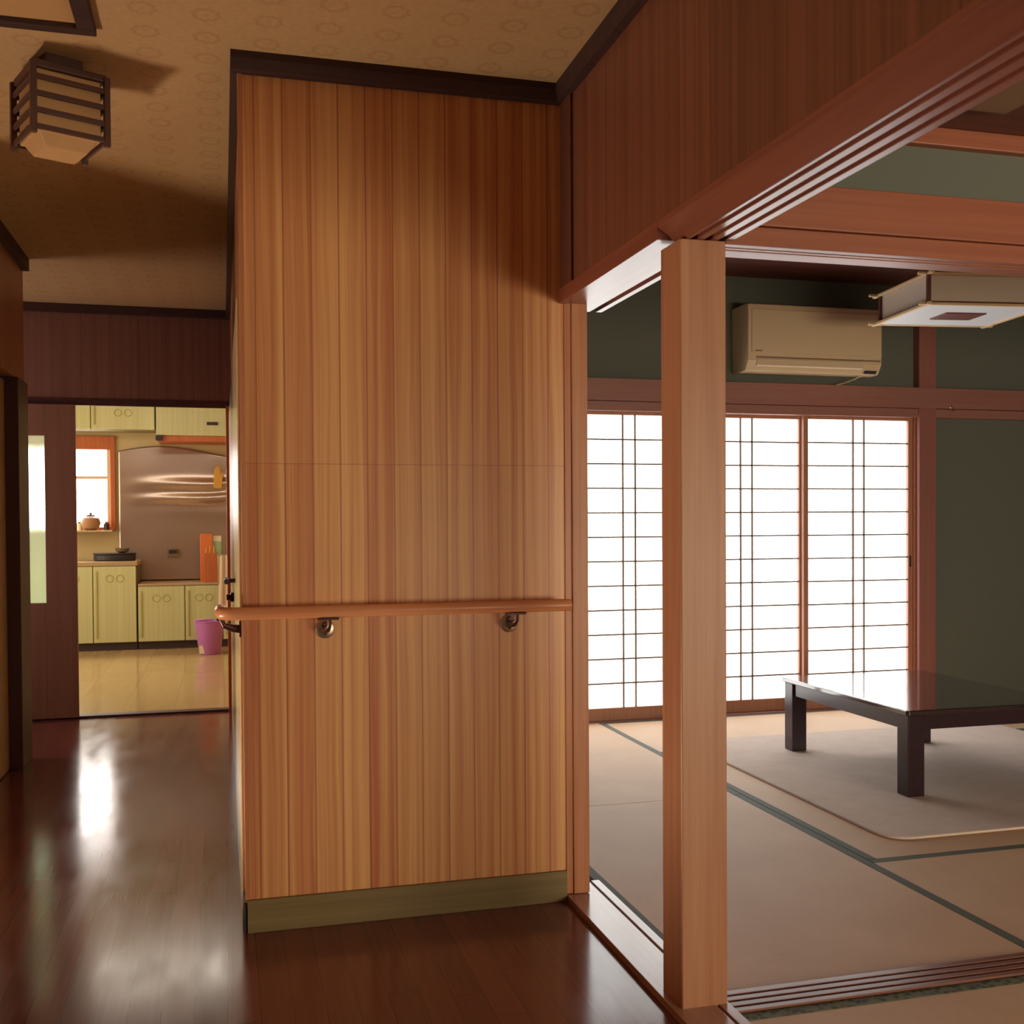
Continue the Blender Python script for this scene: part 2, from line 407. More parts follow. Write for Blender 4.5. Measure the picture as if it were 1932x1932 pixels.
struct('wall_near_room_behind', MB().box(1.1, 5.6, -2.3, -2.2, 1.3, 2.2).box(1.1, 2.0, -2.3, -2.2, 0.25, 1.6).box(1.1, 5.6, -2.3, -2.2, 0, .25).box(4.9, 5.6, -2.3, -2.2, .25, 1.8), 'green')
# kitchen walls
struct('wall_kitchen_back', MB().box(-2.8, 1.2, 11.05, 11.15, 0, 1.10).box(-2.8, 1.2, 11.05, 11.15, 1.95, 2.42)
       .box(-.985, 1.2, 11.05, 11.15, 1.10, 1.95).box(-2.8, -2.3, 11.05, 11.15, 1.10, 1.95), 'tile')
struct('wall_kitchen_right', B(.75, .85, 6.98, 11.05, 0, 2.42), 'tile')
struct('wall_kitchen_left', MB().box(-2.8, -2.7, 6.98, 11.05, 0, .7).box(-2.8, -2.7, 6.98, 11.05, 2.2, 2.42).box(-2.8, -2.7, 6.98, 7.4, .7, 2.2).box(-2.8, -2.7, 10.2, 11.05, .7, 2.2), 'tile')
struct('wall_kitchen_front', MB().box(.12, .85, YK+.02, YK+.1, 0, 2.42).box(-2.8, -2.3, YK+.02, YK+.1, 0, 2.42), 'tile')

# crown trim under the hall ceiling
struct('trim_1', MB().prism([(D-.03, HC), (D-.03, HC-.02), (D-.022, HC-.05), (D, HC-.055), (D+.01, HC)], .035, 1.0, 'x'), 'crown')
struct('trim_2', MB().prism([(1.0-.03, HC), (1.0-.03, HC-.02), (1.0-.022, HC-.05), (1.0, HC-.055), (1.0, HC)], -2.2, D, 'y'), 'crown')
struct('trim_3', B(-.93, -.90, 3.86, 5.76, HC-.06, HC), 'crown')
struct('trim_4', B(-2.2, .06, YK-.03, YK, HC-.05, HC), 'crown')
struct('trim_5', B(.035, .06, D+.0, YK, HC-.055, HC), 'crown')
# corner edge strip of the boarded wall and the corner board beside the opening
struct('trim_6', B(.052, .066, D-.004, D+.012, .09, HC-.05), 'jamb', .002)
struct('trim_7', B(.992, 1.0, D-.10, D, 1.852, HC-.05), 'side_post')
# baseboard
struct('baseboard_front', B(.052, 1.0, D-.012, D, 0, .093), 'base_board', .002)
struct('baseboard_corner', B(.048, .06, D-.012, 3.3, 0, .09), 'kick', .002)
# post at the end of the boarded wall
struct('trim_8', MB().box(1.0, 1.022, D-.004, D+.02, .02, 1.82).box(1.022, 1.072, D-.010, D+.105, .02, 1.82), 'jamb', .002)

# pillar
struct('trim_9', B(1.02, 1.135, 2.305, 2.42, .0, 1.80), 'pillar', .003, label='square wooden pillar standing free between the hall and the tatami rooms')

# kamoi over the narrow opening and over the wide opening (with three grooves)
mb = MB()
def kam(mb, y0, y1, z0, z1, xl, xr, grooves, gd=.018):
    xs = [xl]
    for a, b in grooves: xs += [a, b]
    xs.append(xr)
    for i in range(0, len(xs), 2): mb.box(xs[i], xs[i+1], y0, y1, z0, z1)
    for a, b in grooves: mb.box(a, b, y0, y1, z0+gd, z1)
kam(mb, 2.36, D+.1, 1.808, 1.852, .987, 1.158, [(1.118, 1.138)])
struct('trim_10', mb, 'kamoi_y', .0015)
mb = MB(); kam(mb, -2.2, 2.36, 1.800, 1.852, 1.036, 1.150, [(1.047, 1.061), (1.081, 1.095), (1.116, 1.130)])
mb.prism([(.987, 1.836), (.987, 1.852), (1.036, 1.852), (1.036, 1.801)], -2.2, 2.36, 'y')
struct('trim_11', mb, 'kamoi_y', .0015)
# sill of both hall openings
mb = MB()
mb.box(1.0, 1.105, -2.2, D+.1, -.05, .018).box(1.105, 1.113, -2.2, D+.1, -.05, .012).box(1.113, 1.140, -2.2, D+.1, -.05, .018)
struct('trim_12', mb, 'sill', .0015)
# lintel, rail and picture moulding over the opening between the rooms
mb = MB(); mb.box(1.135, 5.5, 2.305, 2.33, 1.793, 1.838).box(1.135, 5.5, 2.33, 2.338, 1.806, 1.838).box(1.135, 5.5, 2.338, 2.352, 1.793, 1.838).box(1.135, 5.5, 2.352, 2.36, 1.806, 1.838).box(1.135, 5.5, 2.36, 2.42, 1.793, 1.838)
struct('trim_13', mb, 'kamoi_x', .0015)
struct('trim_14', MB().box(1.11, 5.5, 2.298, 2.43, 1.840, 1.945), 'kamoi_x', .003)
struct('trim_15', B(1.11, 5.5, 2.300, 2.33, 2.068, 2.112), 'kamoi_x', .003)
# grooved sill between the rooms
mb = MB(); y = 2.285
for k in range(4):
    mb.box(1.135 if y > 2.30 else 1.14, 5.5, y, y+.018, -.05, .006); mb.box(1.14, 5.5, y+.018, y+.029, -.05, .002); y += .029
struct('trim_16', mb, 'sill_x', .0008)
# far room: beam over the screens, post, floor rail
struct('trim_17', MB().box(1.12, 5.5, YS-.03, YS+.05, 1.785, 1.84).box(1.12, 5.5, YS-.05, YS+.04, 1.842, 1.968), 'beam', .003)
struct('trim_18', B(4.165, 4.285, YS-.04, YS+.06, 0, 2.6), 'beam_z', .003)
struct('trim_19', B(1.12, 5.5, YS-.02, YS+.1, -.03, .006), 'beam', .001)
# threshold of the kitchen and kitchen door frame
struct('trim_20', B(-1.45, .12, YK-.02, YK+.06, 0, .014), 'frame_dark', .002)
struct('trim_21', MB().box(.028, .06, YK-.05, YK+.1, 0, 1.87), 'orange_wood', .002)
struct('trim_22', MB().box(-2.2, .06, YK-.012, YK, 1.86, 1.90), 'frame_dark', .002)

# ------------------------------------------------------------------ hall doors
d = struct('door_1', B(-1.035, -.975, 4.55, 5.50, .005, 1.83), 'left_door', .003)
mb = MB().box(-1.0, -.915, 5.50, 5.765, 0, 1.845)
struct('trim_23', mb, 'frame_dark', .004)
# sliding door parked beside the kitchen doorway, with a narrow frosted slit
d = struct('door_2', MB().box(-1.50, -1.105, YK-.045, YK-.012, .012, 1.86).box(-1.0, -.83, YK-.045, YK-.012, .012, 1.86)
           .box(-1.105, -1.0, YK-.045, YK-.012, .012, .695).box(-1.105, -1.0, YK-.045, YK-.012, 1.675, 1.86), 'door_brown', .002)
struct('door_glass', B(-1.107, -.998, YK-.031, YK-.027, .69, 1.68), 'frost', parent=d)
# pale sliding door along the closet side
d = struct('door_3', MB().box(.045, .06, 3.20, 6.6, .01, 1.80), 'pale_door', .003)
hb = MB().tube([(.045, 4.15, .94), (.012, 4.15, .94)], .008, 10).tube([(.014, 4.08, .94), (.014, 4.24, .94)], .010, 10)
struct('door_handle', hb, 'black', parent=d)
hb = MB().lathe([(.02, 0), (.02, -.012), (.012, -.016), (.012, -.03)], (.045, 4.75, .84), 16, 'x')
struct('door_latch', hb, 'steel_dark', parent=d)
# framed low emitter added for bounced entrance light; added hall fill pane behind
struct('entry_emitter_frame', MB().box(-2.25, -2.20, 2.75, 3.40, -.33, -.30).box(-2.25, -2.20, 2.75, 2.80, -.30, .0).box(-2.25, -2.20, 3.35, 3.40, -.30, .0).box(-2.25, -2.19, 2.75, 3.40, .0, .05), 'frame_dark')
struct('entry_bounce_panel', B(-2.235, -2.225, 2.8, 3.35, -.30, 0), 'entry_bounce')
w2 = struct('hall_fill_panel', B(-1.5, .6, -2.26, -2.25, .9, 2.0), 'hall_fill')
mb = MB()
for x in (-1.5, -.8, -.1, .57): mb.box(x, x+.03, -2.25, -2.22, .9, 2.0)
struct('window_frame', mb, 'orange_wood', parent=w2)
w3 = struct('window_3', B(2.0, 4.9, -2.26, -2.25, .25, 1.3), 'paper_front')
mb = MB()
for i in range(5): mb.box(2.0+i*.71, 2.03+i*.71, -2.25, -2.22, .25, 1.3)
for i in range(6): mb.box(2.0, 4.9, -2.25, -2.242, .25+i*.19, .257+i*.19)
struct('window_lattice', mb, 'stile', parent=w3)

# ------------------------------------------------------------------ paper screens (far room)
def shoji(x0, x1, yoff, label, pull):
    t = thing('shoji_screen', label, 'sliding screen', ((x0+x1)/2, YS+yoff, .006), 'paper screens along the back of the far room')
    y0, y1 = YS+yoff-.014, YS+yoff+.014
    sw = .032
    mb = MB().box(x0, x0+sw, y0, y1, .006, 1.785).box(x1-sw, x1, y0, y1, .006, 1.785)
    mb.box(x0+sw, x1-sw, y0, y1, .006, .078).box(x0+sw, x1-sw, y0, y1, 1.765, 1.785)
    mb.build('frame', 'stile', t, .0015)
    mb = MB(); h = (1.765-.078)/12
    for k in range(1, 12): mb.box(x0+sw, x1-sw, y0+.004, y0+.014, .078+k*h-.0045, .078+k*h+.0045)
    c = (x0+x1)/2
    for s in (-.038, .038): mb.box(c+s-.0045, c+s+.0045, y0+.002, y0+.014, .078, 1.765)
    mb.build('lattice', 'lattice', t)
    MB().box(x0+sw, x1-sw, y1-.006, y1-.004, .078, 1.765).build('paper', 'paper', t)
    if pull:
        MB().box(x1-.024, x1-.010, y0-.001, y0+.004, .86, .93).build('finger_pull', 'black', t, .001)
    return t
shoji(1.15, 1.92, .05, 'paper sliding screen behind the boarded wall and its end post', False)
shoji(1.88, 2.66, .018, 'paper sliding screen seen between the wall end post and the pillar', False)
shoji(2.65, 3.412, .05, 'paper sliding screen just right of the pillar, below the air conditioner', False)
shoji(3.392, 4.150, .018, 'paper sliding screen with dark finger pull, beside the far post and green wall', True)
struct('trim_24', B(4.150, 4.165, YS-.012, YS+.05, 0, 1.785), 'kamoi_x', .002)

# ------------------------------------------------------------------ tatami mats
def mat(x0, x1, y0, y1, along, label, z=.0, bw=.034, bm='border'):
    t = thing('tatami_mat', label, 'tatami mat', ((x0+x1)/2, (y0+y1)/2, -.03), 'tatami mats')
    g = .0015
    x0 += g; x1 -= g; y0 += g; y1 -= g
    if along == 'y':
        B(x0+bw, x1-bw, y0, y1, -.03, z).build('surface', 'tatami_x', t, .001)
        B(x0, x0+bw, y0, y1, -.03, z+.001).build('border', bm, t, .001); B(x1-bw, x1, y0, y1, -.03, z+.001).build('border', bm, t, .001)
    else:
        B(x0, x1, y0+bw, y1-bw, -.03, z).build('surface', 'tatami_y', t, .001)
        B(x0, x1, y0, y0+bw, -.03, z+.001).build('border', bm, t, .001); B(x0, x1, y1-bw, y1, -.03, z+.001).build('border', bm, t, .001)
mat(1.14, 2.10, 2.401, 4.13, 'y', 'tatami mat beside the grooved hall sill, in front of the pillar gap')
mat(1.14, 2.10, 4.13, 5.83, 'y', 'tatami mat along the boarded block, reaching to the paper screens')
mat(2.10, 3.86, 2.401, 3.21, 'x', 'tatami mat between the grooved room sill and the near rug edge')
mat(2.10, 2.98, 3.21, 4.97, 'y', 'tatami mat under the rounded near corner of the rug')
mat(2.98, 3.86, 3.21, 4.97, 'y', 'tatami mat mostly under the rug and the low table')
mat(2.10, 3.86, 4.97, 5.83, 'x', 'tatami mat between the rug and the paper screens, in the window light')
mat(3.86, 5.50, 4.09, 4.97, 'x', 'tatami mat at the right end of the rug, before the green wall')
mat(3.86, 5.50, 4.97, 5.83, 'x', 'tatami mat in the corner below the green wall and far post')
mat(3.86, 5.50, 2.401, 3.21, 'x', 'tatami mat beyond the right of the near sill')
mat(3.86, 5.50, 3.21, 4.09, 'x', 'tatami mat beside the rug at the right')
mat(1.14, 2.90, 1.40, 2.283, 'x', 'tatami mat of the near room with a dark patterned border along the sill', bw=.036, bm='border_motif')
mat(2.90, 4.70, 1.40, 2.283, 'x', 'tatami mat of the near room farther right along the sill', bw=.036, bm='border_motif')

# ------------------------------------------------------------------ rug
def rounded(x0, x1, y0, y1, r, n=10):
    pts = []
    for cx, cy, a0 in ((x1-r, y0+r, -PI/2), (x1-r, y1-r, 0), (x0+r, y1-r, PI/2), (x0+r, y0+r, PI)):
        for i in range(n+1):
            a = a0+PI/2*i/n; pts.append((cx+r*math.cos(a), cy+r*math.sin(a)))
    return pts
rug = MB().prism(rounded(2.295, 4.16, 3.365, 5.19, .10), .001, .011, 'z').build('rug', 'rug', None, .003)
tag(rug, 'square beige rug with rounded corners lying under the low black table', 'rug')

# ------------------------------------------------------------------ low table
TZ = .37
t = thing('low_table', 'low black lacquered table standing on the beige rug', 'table', (3.10, 4.33, .011))
tx0, tx1, ty0, ty1 = 2.695, 3.51, 3.835, 4.87
MB().prism(rounded(tx0, tx1, ty0, ty1, .012, 4), TZ-.022, TZ, 'z').build('tabletop', 'table_top', t, .004)
ap = MB(); i = .022
ap.box(tx0+i, tx0+i+.02, ty0+.08, ty1-.08, TZ-.085, TZ-.022).box(tx1-i-.02, tx1-i, ty0+.08, ty1-.08, TZ-.085, TZ-.022)
ap.box(tx0+.08, tx1-.08, ty0+i, ty0+i+.02, TZ-.085, TZ-.022).box(tx0+.08, tx1-.08, ty1-i-.02, ty1-i, TZ-.085, TZ-.022)
ap.build('apron', 'table', t, .002)
for lx in (tx0+.012, tx1-.012-.078):
    for ly in (ty0+.012, ty1-.012-.078):
        B(lx, lx+.078, ly, ly+.078, .011, TZ-.022).build('leg', 'table', t, .004)

# ------------------------------------------------------------------ air conditioner
ax0, ax1, az0, az1 = 2.925, 3.800, 2.015, 2.405
yf, yb = YS-.19, YS+.018
t = thing('air_conditioner', 'aged white air conditioner mounted on the green wall above the screens', 'air conditioner', ((ax0+ax1)/2, yb, az0))
prof = [(yb, az0+.01), (yb-.10, az0), (yf+.035, az0+.004), (yf, az0+.06), (yf-.003, az1-.06), (yf+.004, az1-.004), (yf+.03, az1), (yb, az1)]
MB().prism(prof, ax0, ax1, 'x').build('body', 'ac', t, .006)
B(ax0+.02, ax1-.006, yf-.010, yf+.002, az0+.105, az1-.035).build('front_panel', 'ac', t, .004)
lv = MB(); lv.prism([(yf+.010, az0+.028), (yf-.006, az0+.034), (yf-.008, az0+.070), (yf-.002, az0+.074)], ax0+.055, ax1-.13, 'x').build('louver', 'ac', t, .001)
MB().box(ax0+.05, ax1-.012, yf-.004, yf+.002, az0+.077, az0+.084).build('air_slot', 'ac_dark', t)  # dark strip painted in for the shade of the slot
MB().prism([(yf+.018, az0+.006), (yf+.006, az0+.020), (yf+.008, az0+.024), (yf+.022, az0+.010)], ax1-.11, ax1-.03, 'x').build('display', 'black', t)
B(ax0+.04, ax0+.085, yf-.012, yf-.009, az0+.112, az0+.119).build('nameplate', 'ac_dark', t)
cb = MB().tube([(3.70, yf+.06, az0), (3.68, yf+.09, az0-.015), (3.64, YS-.03, az0-.035), (3.58, YS-.045, az0-.048)], .0035, 8)
cb.build('cable', 'ac', t, smooth=True)

# small hook on the far beam
t = thing('wall_hook', 'small pale hook screwed into the dark beam right of the far post', 'hook', (4.385, YS-.05, 1.85))
MB().lathe([(.010, 0), (.010, -.004), (.004, -.006), (.004, -.016)], (4.385, YS-.05, 1.85), 16, 'y').build('screw_plate', 'chrome', t)
MB().tube([(4.385, YS-.066, 1.85), (4.385, YS-.068, 1.830), (4.385, YS-.074, 1.822), (4.385, YS-.082, 1.828)], .004, 8).build('hook_arm', 'chrome', t, smooth=True)

# ------------------------------------------------------------------ hanging square lamp of the far room
def pendant():
    cx, cy, zb = 3.68, 4.815, 2.20
    rz = -math.radians(8)
    t = thing('hanging_lamp', 'square paper and wood lamp hanging in the far room by the air conditioner', 'lamp', (cx, cy, zb+.4))
    hx, hy = .325, .285
    c = (cx, cy, 0)
    # lower plate frame
    mb = MB(); e = .020
    mb.box(cx-hx-.03, cx+hx+.03, cy-hy-.0, cy-hy+e, zb, zb+.012, rz, c).box(cx-hx-.03, cx+hx+.03, cy+hy-e, cy+hy, zb, zb+.012, rz, c)
    mb.box(cx-hx, cx-hx+e, cy-hy-.02, cy+hy+.02, zb-.002, zb+.012, rz, c).box(cx+hx-e, cx+hx, cy-hy-.02, cy+hy+.02, zb-.002, zb+.012, rz, c)
    mb.build('bottom_frame', 'lamp_wood', t, .002)
    MB().box(cx-hx+e, cx+hx-e, cy-hy+e, cy+hy-e, zb+.004, zb+.008, rz, c).build('diffuser', 'lamp_plate', t)
    MB().box(cx-.11, cx+.11, cy-.085, cy+.085, zb-.002, zb+.005, rz, c).build('centre_grille', 'lamp_dark', t, .002)
    zt = zb+.150
    mb = MB()
    for a, b_ in ((-1, -1), (1, -1), (-1, 1), (1, 1)):
        px, py = cx+a*(hx-.03), cy+b_*(hy-.03)
        mb.box(px-.009, px+.009, py-.009, py+.009, zb+.012, zt, rz, c)
    for s in (-1, 1):
        mb.box(cx-hx+.03, cx+hx-.03, cy+s*(hy-.03)-.006, cy+s*(hy-.03)+.006, zb+.012, zb+.024, rz, c)
        mb.box(cx+s*(hx-.03)-.006, cx+s*(hx-.03)+.006, cy-hy+.03, cy+hy-.03, zb+.012, zb+.024, rz, c)
    mb.build('side_frame', 'lamp_dark', t, .001)
    mb = MB()
    for s in (-1, 1):
        mb.box(cx-hx+.034, cx+hx-.034, cy+s*(hy-.034)-.001, cy+s*(hy-.034)+.001, zb+.02, zt, rz, c)
        mb.box(cx+s*(hx-.034)-.001, cx+s*(hx-.034)+.001, cy-hy+.034, cy+hy-.034, zb+.02, zt, rz, c)
    mb.build('shade', 'lamp_paper', t)
    mb = MB()
    for s in (-1, 1):
        mb.box(cx+s*(hx-.02)-.01, cx+s*(hx-.02)+.01, cy-hy-.03, cy+hy+.03, zt, zt+.012, rz, c)
        mb.box(cx-hx-.03, cx+hx+.03, cy+s*(hy-.02)-.01, cy+s*(hy-.02)+.01, zt, zt+.012, rz, c)
    mb.build('top_frame', 'lamp_wood', t, .002)
    MB().box(cx-hx+.02, cx+hx-.02, cy-hy+.02, cy+hy-.02, zt+.002, zt+.006, rz, c).build('top_plate', 'lamp_paper', t)
    MB().tube([(cx, cy, zt), (cx, cy, 2.58)], .006, 10).lathe([(.05, 2.57), (.05, 2.6), ], (cx, cy, 0), 20).build('cord', 'lamp_dark', t)
pendant()

# small square ceiling lamp in the near room, mostly behind the lintel
t = thing('ceiling_lamp', 'small pale ceiling lamp of the near room peeking out above the grooved lintel', 'lamp', (1.62, 2.06, 2.112))
B(1.47, 1.775, 1.86, 2.155, 2.095, 2.112).build('housing', 'ac_dark', t, .003)
B(1.49, 1.755, 1.88, 2.135, 2.088, 2.096).build('diffuser', 'ac_dark', t, .003)

# ------------------------------------------------------------------ hall ceiling lamp
def hall_lamp():
    cx, cy, zb, zt = -.43, 3.30, 2.215, 2.40
    rz = -math.radians(-24)*-1*-1
    rz = math.radians(24)
    t = thing('ceiling_lamp', 'slatted wooden ceiling lamp with pale shade on the hall ceiling near the hatch', 'lamp', (cx, cy, HC))
    h = .098; c = (cx, cy, 0)
    MB().box(cx-h-.0, cx+h+.0, cy-h, cy+h, zt-.008, zt+.012, rz, c).box(cx-.05, cx+.05, cy-.05, cy+.05, zt+.01, HC, rz, c).build('canopy', 'hall_lamp_dark', t, .003)
    MB().box(cx-h+.012, cx+h-.012, cy-h+.012, cy+h-.012, zb+.01, zt-.008, rz, c).build('shade', 'hall_lamp_paper', t, .004)
    # shallow pyramid bottom
    mb = MB(); k = h-.02
    vs = [mb.b.verts.new((cx+a*k, cy+b_*k, zb+.012)) for a, b_ in ((-1, -1), (1, -1), (1, 1), (-1, 1))]
    v2 = [mb.b.verts.new((cx+a*k*.72, cy+b_*k*.72, zb-.022)) for a, b_ in ((-1, -1), (1, -1), (1, 1), (-1, 1))]
    for i in range(4): mb.b.faces.new((vs[i], vs[(i+1) % 4], v2[(i+1) % 4], v2[i]))
    mb.b.faces.new(v2); mb.b.faces.new(vs[::-1])
    bmesh.ops.rotate(mb.b, verts=mb.b.verts[:], cent=Vector(c), matrix=Matrix.Rotation(rz, 3, 'Z'))
    mb.build('diffuser', 'hall_lamp_paper', t, .003)
    for a, b_ in ((-1, -1), (1, -1), (-1, 1), (1, 1)):
        px, py = cx+a*h, cy+b_*h
        MB().box(px-.008, px+.008, py-.008, py+.008, zb-.004, zt+.004, rz, c).build('post', 'hall_lamp_dark', t, .001)
    mb = MB()
    for k in range(4):
        z = zb+.008+k*.045
        for s in (-1, 1):
            mb.box(cx-h, cx+h, cy+s*h-.004, cy+s*h+.004, z, z+.014, rz, c)
            mb.box(cx+s*h-.004, cx+s*h+.004, cy-h, cy+h, z, z+.014, rz, c)
    mb.build('slats', 'hall_lamp_dark', t, .001)
hall_lamp()

# ceiling hatch
t = thing('ceiling_hatch', 'square ceiling hatch with a dark wooden frame beside the slatted lamp', 'hatch', (-.62, 2.75, HC))
hx0, hx1, hy0, hy1 = -.95, -.305, 2.42, 3.055
MB().box(hx0, hx1, hy1-.035, hy1, HC-.022, HC).box(hx0, hx1, hy0, hy0+.035, HC-.022, HC).box(hx1-.045, hx1, hy0+.035, hy1-.035, HC-.022, HC).box(hx0, hx0+.045, hy0+.035, hy1-.035, HC-.022, HC).build('frame', 'crown', t, .003)
B(hx0+.045, hx1-.045, hy0+.035, hy1-.035, HC-.006, HC).build('panel', 'hall_lamp_paper', t)

# ------------------------------------------------------------------ handrail
def handrail():
    t = thing('handrail', 'round orange-brown wooden handrail fixed across the boarded wall', 'handrail', (.5, D, .9))
    yr, r, z = D-.072, .0178, .905
    pts = [(.995, yr, z)]+[(.995-i*.05, yr, z) for i in range(1, 20)]
    pts += [(.022, yr, z), (.006, yr+.008, z), (-.004, yr+.022, z), (-.006, yr+.05, z), (-.006, yr+.14, z)]
    MB().tube(pts, r, 20).build('rail', 'rail', t, .003, True)
    for bx in (.283, .826):
        b = MB().box(bx-.030, bx+.030, yr-.010, yr+.012, z-r-.006, z-r).build('bracket', 'steel_dark', t, .0015)
        MB().tube([(bx+.004, yr, z-r-.004), (bx+.004, yr+.002, z-r-.022), (bx-.001, yr+.020, z-.052), (bx-.003, D-.008, z-.058)], [.005, .006, .010, .011], 12).build('arm', 'steel_dark', b, smooth=True)
        mb = MB()      # pointed boss in the middle of the flange
        mb.prism([(bx-.013, z-.050), (bx-.011, z-.038), (bx-.002, z-.032), (bx+.008, z-.038), (bx+.010, z-.050), (bx+.004, z-.064), (bx-.002, z-.074), (bx-.008, z-.064)], D-.018, D-.006, 'y')
        mb.build('boss', 'steel_dark', b, .002)
        MB().lathe([(.027, 0), (.027, -.004), (.023, -.007)], (bx-.002, D, z-.055), 28, 'y').build('flange', 'chrome', b, smooth=True)
    yy = yr+.10
    b = MB().box(-.018, .006, yy-.03, yy+.03, z-r-.006, z-r).build('bracket', 'steel_dark', t, .0015)
    MB().tube([(-.006, yy, z-r-.004), (.002, yy, z-.040), (.03, yy+.01, z-.05), (.046, yy+.01, z-.052)], [.006, .008, .011, .012], 12).build('arm', 'steel_dark', b, smooth=True)
    MB().lathe([(.0235, 0), (.0235, .005)], (.044, yy+.01, z-.052), 24, 'x').build('flange', 'steel_dark', b)
handrail()

# ================================================================== KITCHEN
KY = 10.50
def cab_door(parent, x0, x1, z0, z1, y, ring=True):
    d = B(x0, x1, y-.018, y, z0, z1).build('door', 'cabinet', parent, .003)
    MB().box(x0+.02, x0+.035, y-.026, y-.018, z0+.04, z1-.04).build('handle', 'cabinet_ring', d, .002)
    if ring:
        c = (x0+x1)/2; mb = MB()
        for s in (-.045, .045):
            zc = z1-.11 if z0 < 1 else (z0+z1)/2-.03
            mb.tube([(c+s+.032*math.cos(2*PI*q/24), y-.019, zc+.032*math.sin(2*PI*q/24)) for q in range(25)], .004, 6)
        mb.build('ornament', 'cabinet_ring', d)
def cabinet(name, label, x0, x1, z0, z1, doors, y=KY, yb=10.995, kick=True, cat='cabinet'):
    t = thing(name, label, cat, ((x0+x1)/2, (y+yb)/2, z0))
    B(x0, x1, y+.001, yb, z0+(.07 if kick else 0), z1).build('carcass', 'cabinet_gap', t, .002)
    if kick: B(x0, x1, y+.01, yb, z0, z0+.07).build('plinth', 'kick', t)
    n = len(doors)-1
    for a, b_ in zip(doors, doors[1:]): cab_door(t, a+.004, b_-.004, z0+(.075 if kick else .005), z1-.005, y)
    return t
cabinet('base_cabinet', 'tall cream sink cabinet under the kitchen window', -2.3, -.765, 0, .775, [-2.3, -1.91, -1.53, -1.14, -.765])
cabinet('base_cabinet', 'low cream stove cabinet below the crinkled metal sheet', -.755, .28, 0, .585, [-.755, -.34, .0, .28])
c1 = B(-2.3, -.755, KY-.02, 11.0, .775, .815).build('worktop', 'counter', None, .004)
tag(c1, 'metal worktop on the tall sink cabinet under the window', 'worktop')
c2 = B(-.752, .28, KY-.015, 10.998, .585, .605).build('worktop', 'counter', None, .003)
tag(c2, 'low metal worktop in front of the crinkled metal sheet', 'worktop')
cabinet('wall_cabinet', 'cream wall cabinet above the kitchen window', -2.3, -.60, 2.035, 2.41, [-2.3, -1.73, -1.165, -.60], y=10.72, kick=False)
t = thing('range_hood', 'cream range hood with a brown lower edge above the metal sheet', 'range hood', (-.1, 10.8, 1.95))
MB().prism([(10.62, 1.985), (10.62, 2.41), (11.045, 2.41), (11.045, 1.985)], -.585, .28, 'x').build('body', 'cabinet', t, .004)
MB().box(-.575, .27, 10.64, 11.04, 1.93, 1.985).build('lower_edge', 'orange_wood', t, .004)
MB().box(-.59, -.53, 10.60, 10.66, 1.935, 1.985).build('corner_cap', 'black', t, .004)
MB().box(-.13, -.03, 10.612, 10.62, 2.085, 2.115).build('control_label', 'black', t, .002)

# crinkled aluminium guard
def foil():
    mb = MB(); nx, nz = 90, 80; x0, x1 = -.955, .28; g = []
    rnd = random.Random(3)
    for j in range(nz+1):
        row = []
        v = j/nz
        for i in range(nx+1):
            u = i/nx; x = x0+(x1-x0)*u
            ztop = 1.86+.05*math.sin(u*5.0)
            z = .61+(ztop-.61)*v
            fold = .034*math.exp(-((v-.62-.10*u+.05*math.sin(3*u))/.035)**2)+.030*math.exp(-((v-.72-.22*(u-.3)**2)/.04)**2)+.008*math.exp(-((v-.50-.05*u)/.05)**2)
            y = 11.035-.012-fold*min(1, u*1.6)-.004*math.sin(5*u+4*v)-.0012*math.sin(13*u-9*v)-.001*math.sin(17*v+4*u)
            row.append(mb.b.verts.new((x, y, z)))
        g.append(row)
    for j in range(nz):
        for i in range(nx): mb.b.faces.new((g[j][i], g[j][i+1], g[j+1][i+1], g[j+1][i]))
    t = thing('metal_guard', 'crinkled aluminium sheet covering the wall behind the stove top', 'splash guard', (-.3, 11.03, .61))
    o = mb.build('sheet', 'foil', t, 0, True); sd = o.modifiers.new('thick', 'SOLIDIFY'); sd.thickness = .0015
foil()
# outlet
t = thing('wall_outlet', 'dark two-gang wall outlet in front of the metal sheet', 'outlet', (-.462, 11.0, .87))
B(-.515, -.41, 10.988, 11.04, .835, .915).build('plate', 'ac_dark', t, .003)
B(-.500, -.425, 10.980, 10.989, .872, .905).build('socket', 'black', t, .002)
# window
w4 = struct('window_4', B(-2.3, -1.03, 11.10, 11.11, 1.13, 1.87), 'kit_glass')
mb = MB().box(-1.03, -.985, 11.02, 11.12, 1.10, 2.0).box(-2.3, -1.03, 11.02, 11.12, 1.87, 2.0).box(-2.3, -1.03, 11.02, 11.12, 1.10, 1.13)
struct('window_frame', mb, 'orange_wood', .003, parent=w4)
mb = MB().box(-1.065, -1.03, 11.07, 11.10, 1.13, 1.87).box(-2.3, -1.065, 11.075, 11.095, 1.59, 1.62).box(-1.70, -1.67, 11.07, 11.10, 1.13, 1.87)
struct('window_sash', mb, 'ac', .002, parent=w4)
struct('kitchen_side_fill_panel', B(-2.76, -2.75, 7.4, 10.2, .7, 2.2), 'kit_side_fill')  # pane added out of view to light the cabinets

t = thing('kitchen_fill_emitter', 'unseen tube emitter added on the kitchen ceiling to light the metal sheet', 'lamp', (-.4, 8.9, 2.42))  # tube put in out of view for foil highlights and cabinet light
B(-1.0, .2, 8.80, 9.0, 2.39, 2.42).build('housing', 'ac', t, .004)
B(-.97, .17, 8.83, 8.97, 2.35, 2.39).build('diffuser', 'added_tube_glow', t, .01)
